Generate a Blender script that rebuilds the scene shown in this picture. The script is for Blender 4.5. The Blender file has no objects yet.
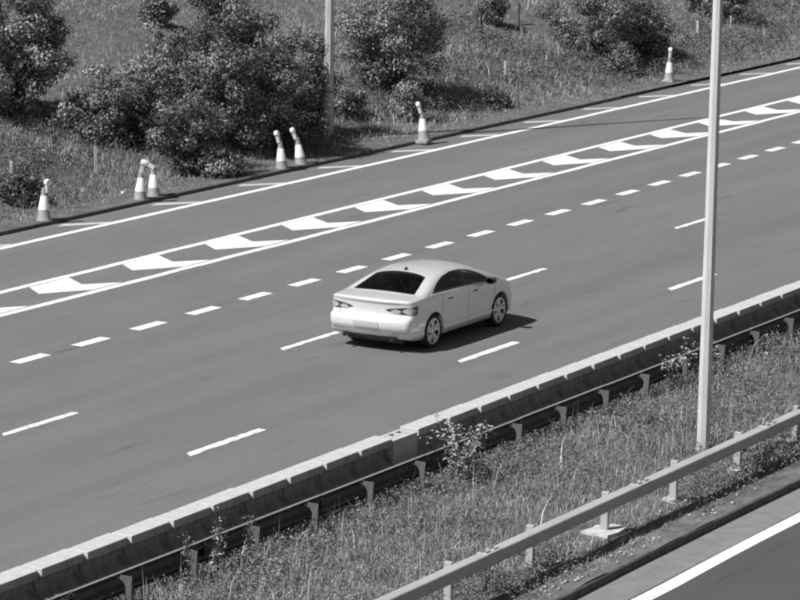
import bpy, bmesh, math
import numpy as np
from mathutils import Matrix, Vector

sc = bpy.context.scene
rng = np.random.default_rng(11)

# ------------------------------------------------------------------ camera
YAW, PITCH, ROLL, FPX, CAMH = 0.50876322, 0.17896519, 0.01730122, 3362.39, 12.3228
cy, sy, cp, sp = math.cos(YAW), math.sin(YAW), math.cos(PITCH), math.sin(PITCH)
Fv = np.array([cy * cp, sy * cp, -sp]); Rv = np.array([sy, -cy, 0.0]); Uv = np.cross(Rv, Fv)
cr, sr = math.cos(ROLL), math.sin(ROLL)
Rv, Uv = cr * Rv + sr * Uv, -sr * Rv + cr * Uv
camd = bpy.data.cameras.new('camera'); cam = bpy.data.objects.new('camera', camd)
sc.collection.objects.link(cam); sc.camera = cam
camd.sensor_width = 36.0; camd.sensor_fit = 'HORIZONTAL'; camd.lens = 36.0 * FPX / 800.0
camd.clip_start = 0.5; camd.clip_end = 3000
M = Matrix.Identity(4)
for i in range(3):
    M[i][0], M[i][1], M[i][2] = Rv[i], Uv[i], -Fv[i]
M[2][3] = CAMH
cam.matrix_world = M

# ------------------------------------------------------------------ light
SUNDIR = Vector((-0.76, 0.41, 1.0)).normalized()          # towards the sun
elev = math.asin(SUNDIR.z); azim = math.atan2(SUNDIR.x, SUNDIR.y)
world = bpy.data.worlds.new('World'); sc.world = world; world.use_nodes = True
nt = world.node_tree; nt.nodes.clear()
sky = nt.nodes.new('ShaderNodeTexSky'); sky.sky_type = 'NISHITA'; sky.sun_disc = False
sky.sun_elevation = elev; sky.sun_rotation = azim
bw = nt.nodes.new('ShaderNodeRGBToBW'); bg = nt.nodes.new('ShaderNodeBackground'); wo = nt.nodes.new('ShaderNodeOutputWorld')
bg.inputs['Strength'].default_value = 0.05
nt.links.new(sky.outputs[0], bw.inputs[0]); nt.links.new(bw.outputs[0], bg.inputs[0]); nt.links.new(bg.outputs[0], wo.inputs[0])
sund = bpy.data.lights.new('sun', 'SUN'); sund.energy = 5.0; sund.angle = math.radians(0.53)
sun = bpy.data.objects.new('sun', sund); sc.collection.objects.link(sun)
sun.rotation_euler = SUNDIR.to_track_quat('Z', 'Y').to_euler(); sun.location = (20, 40, 40)
sc.view_settings.view_transform = 'Standard'; sc.view_settings.look = 'None'
sc.view_settings.exposure = 0.20; sc.view_settings.gamma = 1.0
sc.cycles.filter_width = 2.2
sc.cycles.max_bounces = 6

# ------------------------------------------------------------------ helpers
COL = sc.collection
def tag(o, label=None, cat=None, group=None, kind=None):
    if label: o['label'] = label
    if cat: o['category'] = cat
    if group: o['group'] = group
    if kind: o['kind'] = kind
    return o
def empty(name, loc=(0, 0, 0), rz=0.0):
    o = bpy.data.objects.new(name, None); COL.objects.link(o); o.empty_display_size = 0.2
    o.location = loc; o.rotation_euler = (0, 0, rz); return o
def link(name, me, parent=None, mat=None):
    o = bpy.data.objects.new(name, me); COL.objects.link(o)
    if parent is not None: o.parent = parent
    if mat is not None and not me.materials: me.materials.append(mat)
    return o
def np_mesh(name, V, T, smooth=False, shade=None):
    """V (n,3), T (m,k) faces of one size"""
    V = np.asarray(V, np.float32); T = np.asarray(T, np.int32)
    me = bpy.data.meshes.new(name); k = T.shape[1]
    me.vertices.add(len(V)); me.vertices.foreach_set('co', V.ravel())
    me.loops.add(T.size); me.loops.foreach_set('vertex_index', T.ravel())
    me.polygons.add(len(T)); me.polygons.foreach_set('loop_start', np.arange(0, T.size, k, dtype=np.int32))
    me.polygons.foreach_set('loop_total', np.full(len(T), k, np.int32))
    if smooth: me.polygons.foreach_set('use_smooth', np.ones(len(T), bool))
    if shade is not None:
        a = me.attributes.new('shade', 'FLOAT', 'POINT'); a.data.foreach_set('value', np.asarray(shade, np.float32))
    me.update(); me.validate(); return me
class MB:
    def __init__(s): s.v = []; s.f = []
    def add(s, V, F):
        b = len(s.v); s.v += [tuple(map(float, v)) for v in V]; s.f += [tuple(i + b for i in f) for f in F]; return s
    def box(s, x0, x1, y0, y1, z0, z1):
        return s.add([(x0,y0,z0),(x1,y0,z0),(x1,y1,z0),(x0,y1,z0),(x0,y0,z1),(x1,y0,z1),(x1,y1,z1),(x0,y1,z1)],
                     [(3,2,1,0),(4,5,6,7),(0,1,5,4),(1,2,6,5),(2,3,7,6),(3,0,4,7)])
    def lathe(s, prof, n=20, axis='z', cap=True, o=(0,0,0)):
        V = []; m = len(prof)
        for i in range(n):
            a = 2*math.pi*i/n; c, q = math.cos(a), math.sin(a)
            for r, h in prof:
                V.append({'z': (r*c, r*q, h), 'y': (r*c, h, r*q), 'x': (h, r*c, r*q)}[axis])
        F = [(i*m+j, ((i+1)%n)*m+j, ((i+1)%n)*m+j+1, i*m+j+1) for i in range(n) for j in range(m-1)]
        if cap:
            F.append(tuple(i*m for i in range(n-1, -1, -1))); F.append(tuple(i*m+m-1 for i in range(n)))
        return s.add([(x+o[0], y+o[1], z+o[2]) for x, y, z in V], F)
    def tube(s, pts, rad, n=6):
        pts = [np.array(p, float) for p in pts]
        if np.isscalar(rad): rad = [rad]*len(pts)
        V = []
        for i, p in enumerate(pts):
            d = pts[min(i+1, len(pts)-1)] - pts[max(i-1, 0)]; d /= np.linalg.norm(d) + 1e-9
            a = np.cross(d, (0, 0, 1.0)) if abs(d[2]) < .9 else np.cross(d, (1.0, 0, 0)); a /= np.linalg.norm(a); b = np.cross(d, a)
            for k in range(n):
                t = 2*math.pi*k/n; V.append(p + rad[i]*(math.cos(t)*a + math.sin(t)*b))
        F = [(i*n+k, i*n+(k+1)%n, (i+1)*n+(k+1)%n, (i+1)*n+k) for i in range(len(pts)-1) for k in range(n)]
        F += [tuple(range(n-1, -1, -1)), tuple((len(pts)-1)*n+k for k in range(n))]
        return s.add(V, F)
    def extrude_x(s, prof, x0, x1, shear=None):
        n = len(prof); V = [(x0, y, z) for y, z in prof] + [(x1, y, z) for y, z in prof]
        F = [(i, (i+1)%n, n+(i+1)%n, n+i) for i in range(n)] + [tuple(range(n-1, -1, -1)), tuple(range(n, 2*n))]
        return s.add(V, F)
    def mesh(s, name, smooth=False, bevel=0.0):
        me = bpy.data.meshes.new(name); me.from_pydata(s.v, [], s.f)
        bm = bmesh.new(); bm.from_mesh(me)
        bmesh.ops.recalc_face_normals(bm, faces=bm.faces)
        if bevel: bmesh.ops.bevel(bm, geom=list(bm.edges), offset=bevel, segments=1, affect='EDGES', profile=0.5)
        if smooth:
            for f in bm.faces: f.smooth = True
            for e in bm.edges:
                if len(e.link_faces) == 2 and e.calc_face_angle(0) > 0.6: e.smooth = False
        bm.to_mesh(me); bm.free(); me.update(); return me
    def build(s, name, mat, parent=None, smooth=False, bevel=0.0):
        return link(name, s.mesh(name, smooth, bevel), parent, mat)

# value noise for terrain and patches
_perm = np.random.default_rng(5).random((256, 256))
def vnoise(x, y):
    x = np.asarray(x, float); y = np.asarray(y, float)
    xi = np.floor(x).astype(int); yi = np.floor(y).astype(int); fx = x - xi; fy = y - yi
    fx = fx*fx*(3-2*fx); fy = fy*fy*(3-2*fy)
    g = lambda a, b: _perm[a % 256, b % 256]
    return (g(xi,yi)*(1-fx)+g(xi+1,yi)*fx)*(1-fy) + (g(xi,yi+1)*(1-fx)+g(xi+1,yi+1)*fx)*fy
def fbm(x, y, o=3):
    s = 0; a = .5
    for k in range(o): s = s + a*vnoise(x*2**k+17*k, y*2**k+5*k); a *= .5
    return s / (1 - .5**o)
KERB_Y = 44.68
def terrain(x, y):
    """height of the planted ground (bank and central reserve)"""
    x = np.asarray(x, float); y = np.asarray(y, float)
    s = np.maximum(y - 46.3, 0.0)
    bank = 0.09 + 0.25*(np.sqrt(s*s + 0.8) - math.sqrt(0.8)) + np.minimum(s/2.5, 1)*(0.55*(fbm(x*.22, y*.22)-.5) + .14*(fbm(x*.9, y*.9)-.5))
    over = np.maximum(y - 72, 0); bank = bank - over*0.235
    res = 0.09 + 0.07*fbm(x*.8, y*.8) + 0.10*np.exp(-((y-22.6)/1.4)**2)
    return np.where(y > 40, bank, res)
def ray(px, py):
    d = Fv*FPX + Rv*(px-400) + Uv*(300-py); return d/np.linalg.norm(d)
def on_terrain(px, py):
    d = ray(px, py); ts = np.arange(30, 260, .03)
    P = np.array([0, 0, CAMH]) + ts[:, None]*d
    P = P[P[:, 1] > 44.9] if py < 240 - .235*px else P
    i = np.argmax(P[:, 2] <= terrain(P[:, 0], P[:, 1])); return P[i]
def on_plane(px, py, z=0.0):
    d = ray(px, py); return np.array([0, 0, CAMH]) + d*((z-CAMH)/d[2])
def px_size(P):
    return float((np.asarray(P)-np.array([0, 0, CAMH])) @ Fv)/FPX

# ------------------------------------------------------------------ materials
def mat(name, v, rough=.7, metal=0.0, var=0.0, scale=8.0, stretch=(1,1,1), bump=0.0, bscale=None, attr=False, spec=.5, coat=0.0, vlo=None, vhi=None, detail=5.0):
    m = bpy.data.materials.new(name); m.use_nodes = True; n = m.node_tree.nodes; l = m.node_tree.links
    b = n['Principled BSDF']; b.inputs['Roughness'].default_value = rough; b.inputs['Metallic'].default_value = metal
    b.inputs['Specular IOR Level'].default_value = spec; b.inputs['Coat Weight'].default_value = coat; b.inputs['Coat Roughness'].default_value = .06
    b.inputs['Base Color'].default_value = (v, v, v, 1)
    tc = n.new('ShaderNodeTexCoord'); mp = n.new('ShaderNodeMapping'); mp.inputs['Scale'].default_value = stretch
    l.new(tc.outputs['Object'], mp.inputs['Vector'])
    if var:
        t = n.new('ShaderNodeTexNoise'); t.inputs['Scale'].default_value = scale; t.inputs['Detail'].default_value = detail; t.inputs['Roughness'].default_value = .65
        l.new(mp.outputs[0], t.inputs['Vector'])
        r = n.new('ShaderNodeMapRange'); r.inputs['From Min'].default_value = .3; r.inputs['From Max'].default_value = .7
        r.inputs['To Min'].default_value = v*(1-var); r.inputs['To Max'].default_value = v*(1+var); r.clamp = True
        l.new(t.outputs['Fac'], r.inputs['Value']); l.new(r.outputs[0], b.inputs['Base Color'])
    if attr:
        a = n.new('ShaderNodeAttribute'); a.attribute_name = 'shade'; l.new(a.outputs['Fac'], b.inputs['Base Color'])
    if bump:
        t2 = n.new('ShaderNodeTexNoise'); t2.inputs['Scale'].default_value = bscale or scale*3; t2.inputs['Detail'].default_value = 6
        l.new(mp.outputs[0], t2.inputs['Vector'])
        bp = n.new('ShaderNodeBump'); bp.inputs['Strength'].default_value = bump; bp.inputs['Distance'].default_value = .02
        l.new(t2.outputs['Fac'], bp.inputs['Height']); l.new(bp.outputs[0], b.inputs['Normal'])
    return m

def asphalt(name, v, streak=.085, grain=.22):
    m = bpy.data.materials.new(name); m.use_nodes = True; n = m.node_tree.nodes; l = m.node_tree.links
    b = n['Principled BSDF']; b.inputs['Roughness'].default_value = .85; b.inputs['Specular IOR Level'].default_value = .25
    tc = n.new('ShaderNodeTexCoord')
    def noise(stretch, scale, lo, hi, detail=4, fmin=.3, fmax=.7):
        mp = n.new('ShaderNodeMapping'); mp.inputs['Scale'].default_value = stretch; l.new(tc.outputs['Object'], mp.inputs[0])
        t = n.new('ShaderNodeTexNoise'); t.inputs['Scale'].default_value = scale; t.inputs['Detail'].default_value = detail; l.new(mp.outputs[0], t.inputs['Vector'])
        r = n.new('ShaderNodeMapRange'); r.inputs['From Min'].default_value = fmin; r.inputs['From Max'].default_value = fmax
        r.inputs['To Min'].default_value = lo; r.inputs['To Max'].default_value = hi; l.new(t.outputs['Fac'], r.inputs['Value']); return r.outputs[0]
    def mul(a, c):
        q = n.new('ShaderNodeMath'); q.operation = 'MULTIPLY'; l.new(a, q.inputs[0])
        if isinstance(c, float): q.inputs[1].default_value = c
        else: l.new(c, q.inputs[1])
        return q.outputs[0]
    s1 = noise((.02, .8, 1), 1.0, 1-streak, 1+streak, 3)           # wheel tracks along the lane
    s2 = noise((.012, .35, 1), 1.0, 1-streak*.7, 1+streak*.7, 2)
    g1 = noise((1, 1, 1), 26.0, 1-grain, 1+grain, 3, .25, .75)     # stones
    g2 = noise((.35, 1, 1), .9, .95, 1.05, 5)                       # patchy wear
    g3 = noise((.12, 1, 1), 3.0, 1.0, .72, 4, .62, .76)             # sparse scuffs and oil
    g4 = noise((1, 1, 1), 9.0, .97, 1.03, 4)
    o = mul(mul(mul(mul(mul(mul(s1, s2), g1), g2), g3), g4), v)
    l.new(o, b.inputs['Base Color'])
    t2 = n.new('ShaderNodeTexNoise'); t2.inputs['Scale'].default_value = 55; t2.inputs['Detail'].default_value = 3; l.new(tc.outputs['Object'], t2.inputs['Vector'])
    bp = n.new('ShaderNodeBump'); bp.inputs['Strength'].default_value = .5; bp.inputs['Distance'].default_value = .01
    l.new(t2.outputs['Fac'], bp.inputs['Height']); l.new(bp.outputs[0], b.inputs['Normal'])
    return m

def paint(name, v, under, wear):
    """road paint worn through to the surface below in specks"""
    m = bpy.data.materials.new(name); m.use_nodes = True; n = m.node_tree.nodes; l = m.node_tree.links
    b = n['Principled BSDF']; b.inputs['Roughness'].default_value = .6
    tc = n.new('ShaderNodeTexCoord')
    t = n.new('ShaderNodeTexNoise'); t.inputs['Scale'].default_value = 9; t.inputs['Detail'].default_value = 8; t.inputs['Roughness'].default_value = .75; l.new(tc.outputs['Object'], t.inputs['Vector'])
    r = n.new('ShaderNodeMapRange'); r.inputs['From Min'].default_value = 1-wear; r.inputs['From Max'].default_value = 1-wear+.07
    r.inputs['To Min'].default_value = v; r.inputs['To Max'].default_value = under
    l.new(t.outputs['Fac'], r.inputs['Value']); l.new(r.outputs[0], b.inputs['Base Color']); return m

A_MAIN = .156
m_road = asphalt('asphalt', A_MAIN)
m_near = asphalt('asphalt_dark', .078)
m_strip = mat('channel_concrete', .195, .9, var=.18, scale=3, bump=.3, bscale=40)
m_paint = paint('road_paint', .80, .18, .415)
m_paintw = paint('road_paint_worn', .80, .17, .455)
m_paintg = paint('thin_road_paint', .55, .18, .42)
m_kerb = mat('kerb_concrete', .22, .9, var=.25, scale=5, bump=.3)
m_kerbd = mat('weathered_kerb_concrete', .10, .9, var=.3, scale=5, bump=.3)
m_soil = mat('soil', .13, .95, var=.45, scale=2.2, bump=.8, bscale=12)
m_bank = mat('bank_turf', .11, .95, var=.4, scale=1.6, bump=1.0, bscale=9)
m_grass = mat('grass', .14, .75, attr=True, spec=.2)
m_leaf = mat('leaves', .1, .6, attr=True, spec=.2)
m_bark = mat('bark', .06, .9, var=.4, scale=12)
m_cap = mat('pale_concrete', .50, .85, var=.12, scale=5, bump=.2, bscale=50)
m_conc = mat('shaded_side_concrete', .38, .9, var=.36, scale=2.2, stretch=(4, 1, 1.4), bump=.3, bscale=40)  # streaked concrete, darkened to paint shade on the cap sides
m_face = mat('grimy_barrier_concrete', .25, .9, var=.5, scale=2.6, stretch=(2.2, 1, 1.6), bump=.4, bscale=40)
m_pole2 = mat('dull_pole_paint', .47, .55, metal=.05, var=.18, scale=4, stretch=(1, 1, .3))
m_galv = mat('galvanised_steel', .42, .5, metal=.35, var=.18, scale=6)
m_galvd = mat('weathered_galvanised_steel', .10, .65, metal=.1, var=.3, scale=7)
m_beam = mat('painted_beam', .38, .75, metal=.0, spec=.25, var=.14, scale=3, stretch=(.4, 1, 1))
m_pole = mat('pole_paint', .58, .5, metal=.05, var=.10, scale=4, stretch=(1, 1, .3))
m_wood = mat('weathered_wood', .50, .9, var=.3, scale=9, stretch=(1, 1, .2))
m_dark = mat('dark_metal', .05, .6, var=.3, scale=8)

# ------------------------------------------------------------------ ground, roads
def sheet(name, x0, x1, y0, y1, z, m, parent=None, nx=1):
    xs = np.linspace(x0, x1, nx+1); V = [(x, y, z) for x in xs for y in (y0, y1)]
    F = [(2*i, 2*i+2, 2*i+3, 2*i+1) for i in range(nx)]
    return link(name, np_mesh(name, V, F), parent, m)

# planted ground: one graded sheet (bank, hill behind, low country round about)
xs = np.concatenate([[-1500, -500, -150, -60, -20, 5], np.arange(20, 150, .5), [160, 180, 220, 300, 600, 1500]])
ys = np.concatenate([[KERB_Y+.035], np.arange(45.0, 75, .35), [76, 80, 90, 110, 160, 300, 700, 1800]])
GX, GY = np.meshgrid(xs, ys, indexing='ij'); GZ = terrain(GX, GY)
n1, n2 = GX.shape; idx = np.arange(n1*n2).reshape(n1, n2)
Q = np.stack([idx[:-1,:-1], idx[1:,:-1], idx[1:,1:], idx[:-1,1:]], -1).reshape(-1, 4)
bank = link('grass_bank', np_mesh('grass_bank', np.stack([GX, GY, GZ], -1).reshape(-1, 3), Q, True), None, m_bank)
tag(bank, 'turf bank sloping up beyond the far kerb', kind='structure')
xs = np.concatenate([[-1500, -300, -60, -10], np.arange(20, 110, .3), [130, 200, 500, 1500]]); ys = np.linspace(19.812, 26.0, 26)
GX, GY = np.meshgrid(xs, ys, indexing='ij'); GZ = terrain(GX, GY)*np.where(GY > 24.95, .0, 1) - np.where(GY > 24.95, .05, 0)
n1, n2 = GX.shape; idx = np.arange(n1*n2).reshape(n1, n2)
Q = np.stack([idx[:-1,:-1], idx[1:,:-1], idx[1:,1:], idx[:-1,1:]], -1).reshape(-1, 4)
resv = link('central_reserve', np_mesh('central_reserve', np.stack([GX, GY, GZ], -1).reshape(-1, 3), Q, True), None, m_soil)
tag(resv, 'earth strip between the two carriageways', kind='structure')
ground = sheet('ground', -1800, 1800, -1800, 1800, -.60, m_bank); tag(ground, 'open country round the motorway', kind='structure')

road = sheet('road', -1500, 1500, 25.0, KERB_Y+.02, 0.0, m_road, nx=60); tag(road, 'grey asphalt carriageway carrying the pale car', kind='structure')
near = sheet('near_road', -1500, 1500, -2.0, 19.14, 0.0, m_near, nx=60); tag(near, 'dark asphalt of the opposite carriageway in the lower right corner', kind='structure')
strip = sheet('channel_strip', -1500, 1500, 19.14, 19.80, .003, m_strip, nx=60); tag(strip, 'pale concrete channel strip between white edge line and near kerb', kind='structure')

def poly(name, pts, m, parent, z=.004):
    V = [(x, y, z) for x, y in pts]
    return link(name, np_mesh(name, V, [list(range(len(V)))]), parent, m)
def longline(name, y, w, m, parent, x0=-200, x1=700, z=.004, wob=.0):
    xs_ = np.arange(x0, x1, 1.0); V = []
    e = wob*(vnoise(xs_*.9, xs_*0+y)-.5)
    for i, x in enumerate(xs_): V += [(x, y-w/2+e[i], z), (x, y+w/2+e[i]*.6, z)]
    F = [(2*i, 2*i+2, 2*i+3, 2*i+1) for i in range(len(xs_)-1)]
    return link(name, np_mesh(name, V, F), parent, m)
longline('edge_line', 43.66, .20, m_paint, road, wob=.05)
longline('edge_line', 40.40, .20, m_paint, road, wob=.05)
longline('edge_line', 38.88, .20, m_paint, road, wob=.05)
longline('edge_line', 18.99, .24, m_paint, near, wob=.04)
for k in range(-8, 24):                                     # chevrons of the nose
    x = 59.25 + 3.36*k + (rng.random()-.5)*.12
    poly('chevron', [(x, 39.66), (x+.52, 40.27), (x+1.95, 40.27), (x+1.42, 39.56), (x+2.12, 39.02), (x+1.05, 39.02)][::-1], m_paint, road, .005)
for k in range(-8, 18):                                     # bars of the narrow hatched margin
    x = 63.25 + 3.92*k
    poly('hatch_bar', [(x+.02, 44.43), (x+.40, 44.50), (x+1.36, 43.765), (x+.95, 43.765)][::-1], m_paintg, road, .005)
for k in range(-10, 45):                                    # short dashes of the merging lane
    x = 49.72 + 1.985*k; y = 35.86 + max(0, x-74)*.02
    poly('lane_dash', [(x, y-.13), (x+1.0, y-.13), (x+1.0, y+.13), (x, y+.13)], m_paint, road)
def dash(x, y, L, w, m):
    xs_ = np.linspace(x, x+L, 13); V = []
    for t in xs_:
        j = (rng.random(2)-.5)*.035; V += [(t, y-w/2+j[0], .004), (t, y+w/2+j[1]*.5, .004)]
    V[0] = (x-.15, V[0][1], .004)
    link('lane_dash', np_mesh('lane_dash', V, [(2*i, 2*i+2, 2*i+3, 2*i+1) for i in range(12)]), road, m)
for k in range(-3, 9):
    dash(44.75 + 8.93*k, 32.46, 2.05, .15, m_paintw)
    dash(45.20 + 9.35*k, 29.09, 2.25, .17, m_paintw)
m_trace = mat('worn_paint_trace', .30, .8, var=.5, scale=14)
for q in range(7): poly('paint_trace', [(46.85+.38*q, 32.50), (47.08+.38*q, 32.50), (47.08+.38*q, 32.515), (46.85+.38*q, 32.515)], m_trace, road)
# kerbs
def kerb(name, x0, x1, y, front, top, w, m, label, face=-1):
    """front edge at y; face -1 looks to -Y"""
    xs_ = np.arange(x0, x1+.01, 1.0); V = []; b = .025
    for x in xs_:
        j = (vnoise(x*.35, y)-.5)*.04
        V += [(x, y+j, -.05), (x, y+j, top-b), (x, y+j-face*b, top), (x, y+j-face*w, top), (x, y+j-face*w, -.05)]
    F = []
    for i in range(len(xs_)-1):
        for k in range(4): F.append((5*i+k, 5*i+5+k, 5*i+6+k, 5*i+1+k))
    o = link(name, np_mesh(name, V, F), None, m); tag(o, label, kind='structure'); return o
kerb('kerb', -300, 94.0, KERB_Y, 0, .095, .04, m_kerbd, 'dark kerb along the foot of the grass bank')
kerb('kerb', 94.0, 98.0, KERB_Y+.1, 0, .03, .40, m_kerb, 'pale dropped kerb below the farthest traffic cone')
kerb('kerb', 98.0, 400, KERB_Y+.50, 0, .095, .04, m_kerbd, 'dark kerb beyond the farthest traffic cone')
sheet('road_margin', 98, 400, KERB_Y+.02, KERB_Y+.52, .0, m_road, road)
kerb('kerb', -300, 400, 19.78, 0, .125, .07, m_kerbd, 'dark kerb in front of the box beam barrier')
# ------------------------------------------------------------------ concrete block barrier
cb = empty('concrete_barrier', (40, 25.1, 0)); tag(cb, 'row of concrete barrier blocks with pale T-shaped caps along the carriageway', 'barrier')
BODY = [(25.075,.765),(25.065,.655),(25.06,.62),(25.01,.55),(24.95,.49),(24.905,.41),(24.87,.0),(25.55,.0),(25.50,.41),(25.33,.55),(25.27,.66),(25.26,.765)]
def cap_mesh(L, dl):
    y = lambda a: a - 25.1
    g = .018
    bot = [(g, y(24.945)), (L-.085, y(24.955)), (L-.008, y(25.03)), (L-.008, y(25.305)), (g, y(25.285))]   # chamfered corner at the joint
    n = len(bot); V = [(a, b, .765) for a, b in bot] + [(a, b, .885) for a, b in bot]
    m = MB().add(V, [tuple(range(n-1, -1, -1)), tuple(range(n, 2*n))] + [(i, (i+1) % n, n+(i+1) % n, n+i) for i in range(n)])
    return m.mesh('cap', bevel=.006)
bodym = MB().extrude_x([(y-25.1, z) for y, z in BODY], .012, 1.04).mesh('barrier_block', bevel=.008); bodym.materials.append(m_face)
capm = cap_mesh(1.055, 0); capm.materials.append(m_cap); capm.materials.append(m_conc)      # pale top and ends; long sides darker, shade painted into their colour
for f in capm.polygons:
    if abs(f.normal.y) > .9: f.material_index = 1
starts = list(35.17 + 1.052*np.arange(-7, 9)) + list(46.44 + 1.045*np.arange(-1, 40))
for i, x in enumerate(starts):
    b = link('barrier_block', bodym, cb); b.location = (x-40, (rng.random()-.5)*.02, 0); b.rotation_euler.z = (rng.random()-.5)*.008
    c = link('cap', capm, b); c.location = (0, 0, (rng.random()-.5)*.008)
# linking unit with three open pockets in its lowered top
xs0 = 44.60
b = MB().extrude_x([(y-25.1, min(z, .40)) for y, z in BODY], 0, .76).build('barrier_block', m_face, cb); b.location = (xs0-40, 0, 0)
tp = MB()
tp.box(0, .76, -.155, -.095, .40, .85); tp.box(0, .76, .125, .185, .40, .85)
for q in range(4): tp.box([0, .235, .475, .70][q], [.06, .285, .525, .76][q], -.095, .125, .40, .849)
tp.build('pocketed_cap', m_cap, b)

# ------------------------------------------------------------------ corrugated crash barrier (seen from behind)
gb = empty('crash_barrier', (40, 24.45, 0)); tag(gb, 'low corrugated steel crash barrier on short posts behind the concrete blocks', 'barrier')
def wprof():
    o = [(.03,.655),(.075,.655),(.09,.63),(.02,.585),(.02,.56),(.09,.515),(.09,.47),(.02,.43),(.02,.40),(.085,.36),(.03,.345)]
    i = [(a-.006 if k not in (0, 10) else a, b-.004) for k, (a, b) in enumerate(o)]
    return o + i[::-1][1:-1]
x = -14.4
m_galvp = mat('post_steel', .11, .65, metal=.1, var=.3, scale=7)
railm = MB().extrude_x(wprof(), 0, 3.18).mesh('rail'); railm.materials.append(m_galvd)
lipm = MB().box(0, 3.18, -.004, .026, .656, .664).mesh('rail_lip'); lipm.materials.append(m_galv)
k = 0
while x < 50:
    r = link('rail', railm, gb); r.location = (x, 0, (rng.random()-.5)*.012)
    q = link('rail_lip', lipm, r); x += 3.2; k += 1
pm = MB()
V = [(-.006,-.225,.652),(-.006,-.04,.652),(-.006,-.125,.50),(-.006,-.215,.50)]
pm.add(V + [(x+.012, y, z) for x, y, z in V], [(0,1,2,3),(7,6,5,4),(0,4,5,1),(1,5,6,2),(2,6,7,3),(3,7,4,0)])
pm.box(-.008, .045, -.215, -.207, -.25, .51); pm.box(-.008, .0, -.207, -.133, -.25, .51); pm.box(-.008, .045, -.133, -.125, -.25, .51); pm.box(.002, .03, -.13, .03, .58, .62)
postm = pm.mesh('post'); postm.materials.append(m_galvp)
for i in range(38):
    o = link('post', postm, gb); o.location = (37.85 + 1.62*(i-6) - 40, 0, 0); o.rotation_euler = (0, (rng.random()-.5)*.05, (rng.random()-.5)*.1)

# ------------------------------------------------------------------ box beam barrier
bb = empty('box_beam_barrier', (40, 20.85, 0)); tag(bb, 'grey box beam barrier on square posts beside the near kerb', 'barrier')
beam = MB().box(0, 4.83, -.30, -.12, .595, .775).mesh('beam', bevel=.012); beam.materials.append(m_beam)
slv = MB().box(-.22, .22, -.305, -.115, .589, .781).mesh('splice_sleeve', bevel=.008); slv.materials.append(m_beam)
bolt = MB().lathe([(.018, 0), (.018, .014), (.008, .018)], 6).mesh('bolt'); bolt.materials.append(m_dark)
bpost = MB().box(-.035, .035, -.08, .04, -.2, .775).mesh('post', bevel=.008); bpost.materials.append(m_beam)
brk = MB().box(-.03, .03, -.12, -.08, .66, .73).mesh('bracket'); brk.materials.append(m_beam)
m_foot = mat('footing_concrete', .5, .9, var=.3, scale=7, bump=.5)
for k in range(-3, 9):
    o = link('beam', beam, bb); o.location = (41.25-40-1.6+4.84*k, 0, (rng.random()-.5)*.006)
    s = link('splice_sleeve', slv, bb); s.location = (41.25-40-1.6+4.84*k, 0, 0)
    for q in (-.15, -.08, .08, .15):
        for w in (-.25, -.17):
            t = link('bolt', bolt, s); t.location = (q, w, .781)
for k in range(-5, 14):
    X = 41.25 + 2.42*k
    o = link('post', bpost, bb); o.location = (X-40, 0, 0); o.rotation_euler = ((rng.random()-.5)*.03, (rng.random()-.5)*.03, 0)
    link('bracket', brk, o)
    z0 = float(terrain(X, 20.85)); n = 11
    rr = .13 + .06*rng.random(n)
    if k == 1: rr = .18 + .26*rng.random(n)
    ring = [(rr[i]*1.3*math.cos(2*math.pi*i/n), rr[i]*.8*math.sin(2*math.pi*i/n)) for i in range(n)]
    m = MB(); m.add([(a, c, z0-.15) for a, c in ring] + [(a*.9, c*.9, z0+(.03 if k != 1 else .035)+.02*rng.random()) for a, c in ring], [tuple(range(n, 2*n))] + [(i, (i+1)%n, n+(i+1)%n, n+i) for i in range(n)])
    ft = m.build('footing', m_foot, bb); ft.location = (X-40, 0, 0)

# ------------------------------------------------------------------ lamp posts
def lamp_post(P, r0, r1, H, label, joint, m_pole=m_pole):
    t = empty('lamp_post', P); tag(t, label, 'lamp post', 'lamp posts')
    n = 8
    m = MB().lathe([(r0, -.3), (r0, .5), (r0+(r1-r0)*.4, H*.4), (r1, H)], n, cap=True); o = m.build('pole', m_pole, t, smooth=True)
    if joint: MB().lathe([(r0*.90, joint), (r0*1.0, joint+.01), (r0*1.0, joint+.04), (r0*.90, joint+.05)], n, cap=False).build('collar', m_galvd, o)
    pts = [(0, 0, H-.05), (.02, -.06, H+.20), (.05, -.20, H+.30), (.06, -.40, H+.33)]
    a = MB().tube(pts, [r1, r1*.8, r1*.7, r1*.65], 8).build('arm', m_pole, t, smooth=True)
    hd = MB().lathe([(.02, 0), (.11, .08), (.15, .3), (.13, .55), (.04, .72)], 12, axis='x').build('lamp_head', m_pole, t, smooth=True); hd.location = (.06, -.36, H+.33); hd.scale = (.8, .8, .5); hd.rotation_euler.z = -1.55
    return t
P = on_plane(702.6, 459, .12); lamp_post((P[0], P[1], float(terrain(P[0], P[1]))), .112, .062, 14.5, 'tall pale lamp post standing in the central reserve behind the box beam', 0)
P = on_terrain(328, 137); lamp_post(tuple(P), .145, .07, 14.5, 'lamp post at the foot of the grass bank beside the dark bushes', 1.25, m_pole2)

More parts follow.
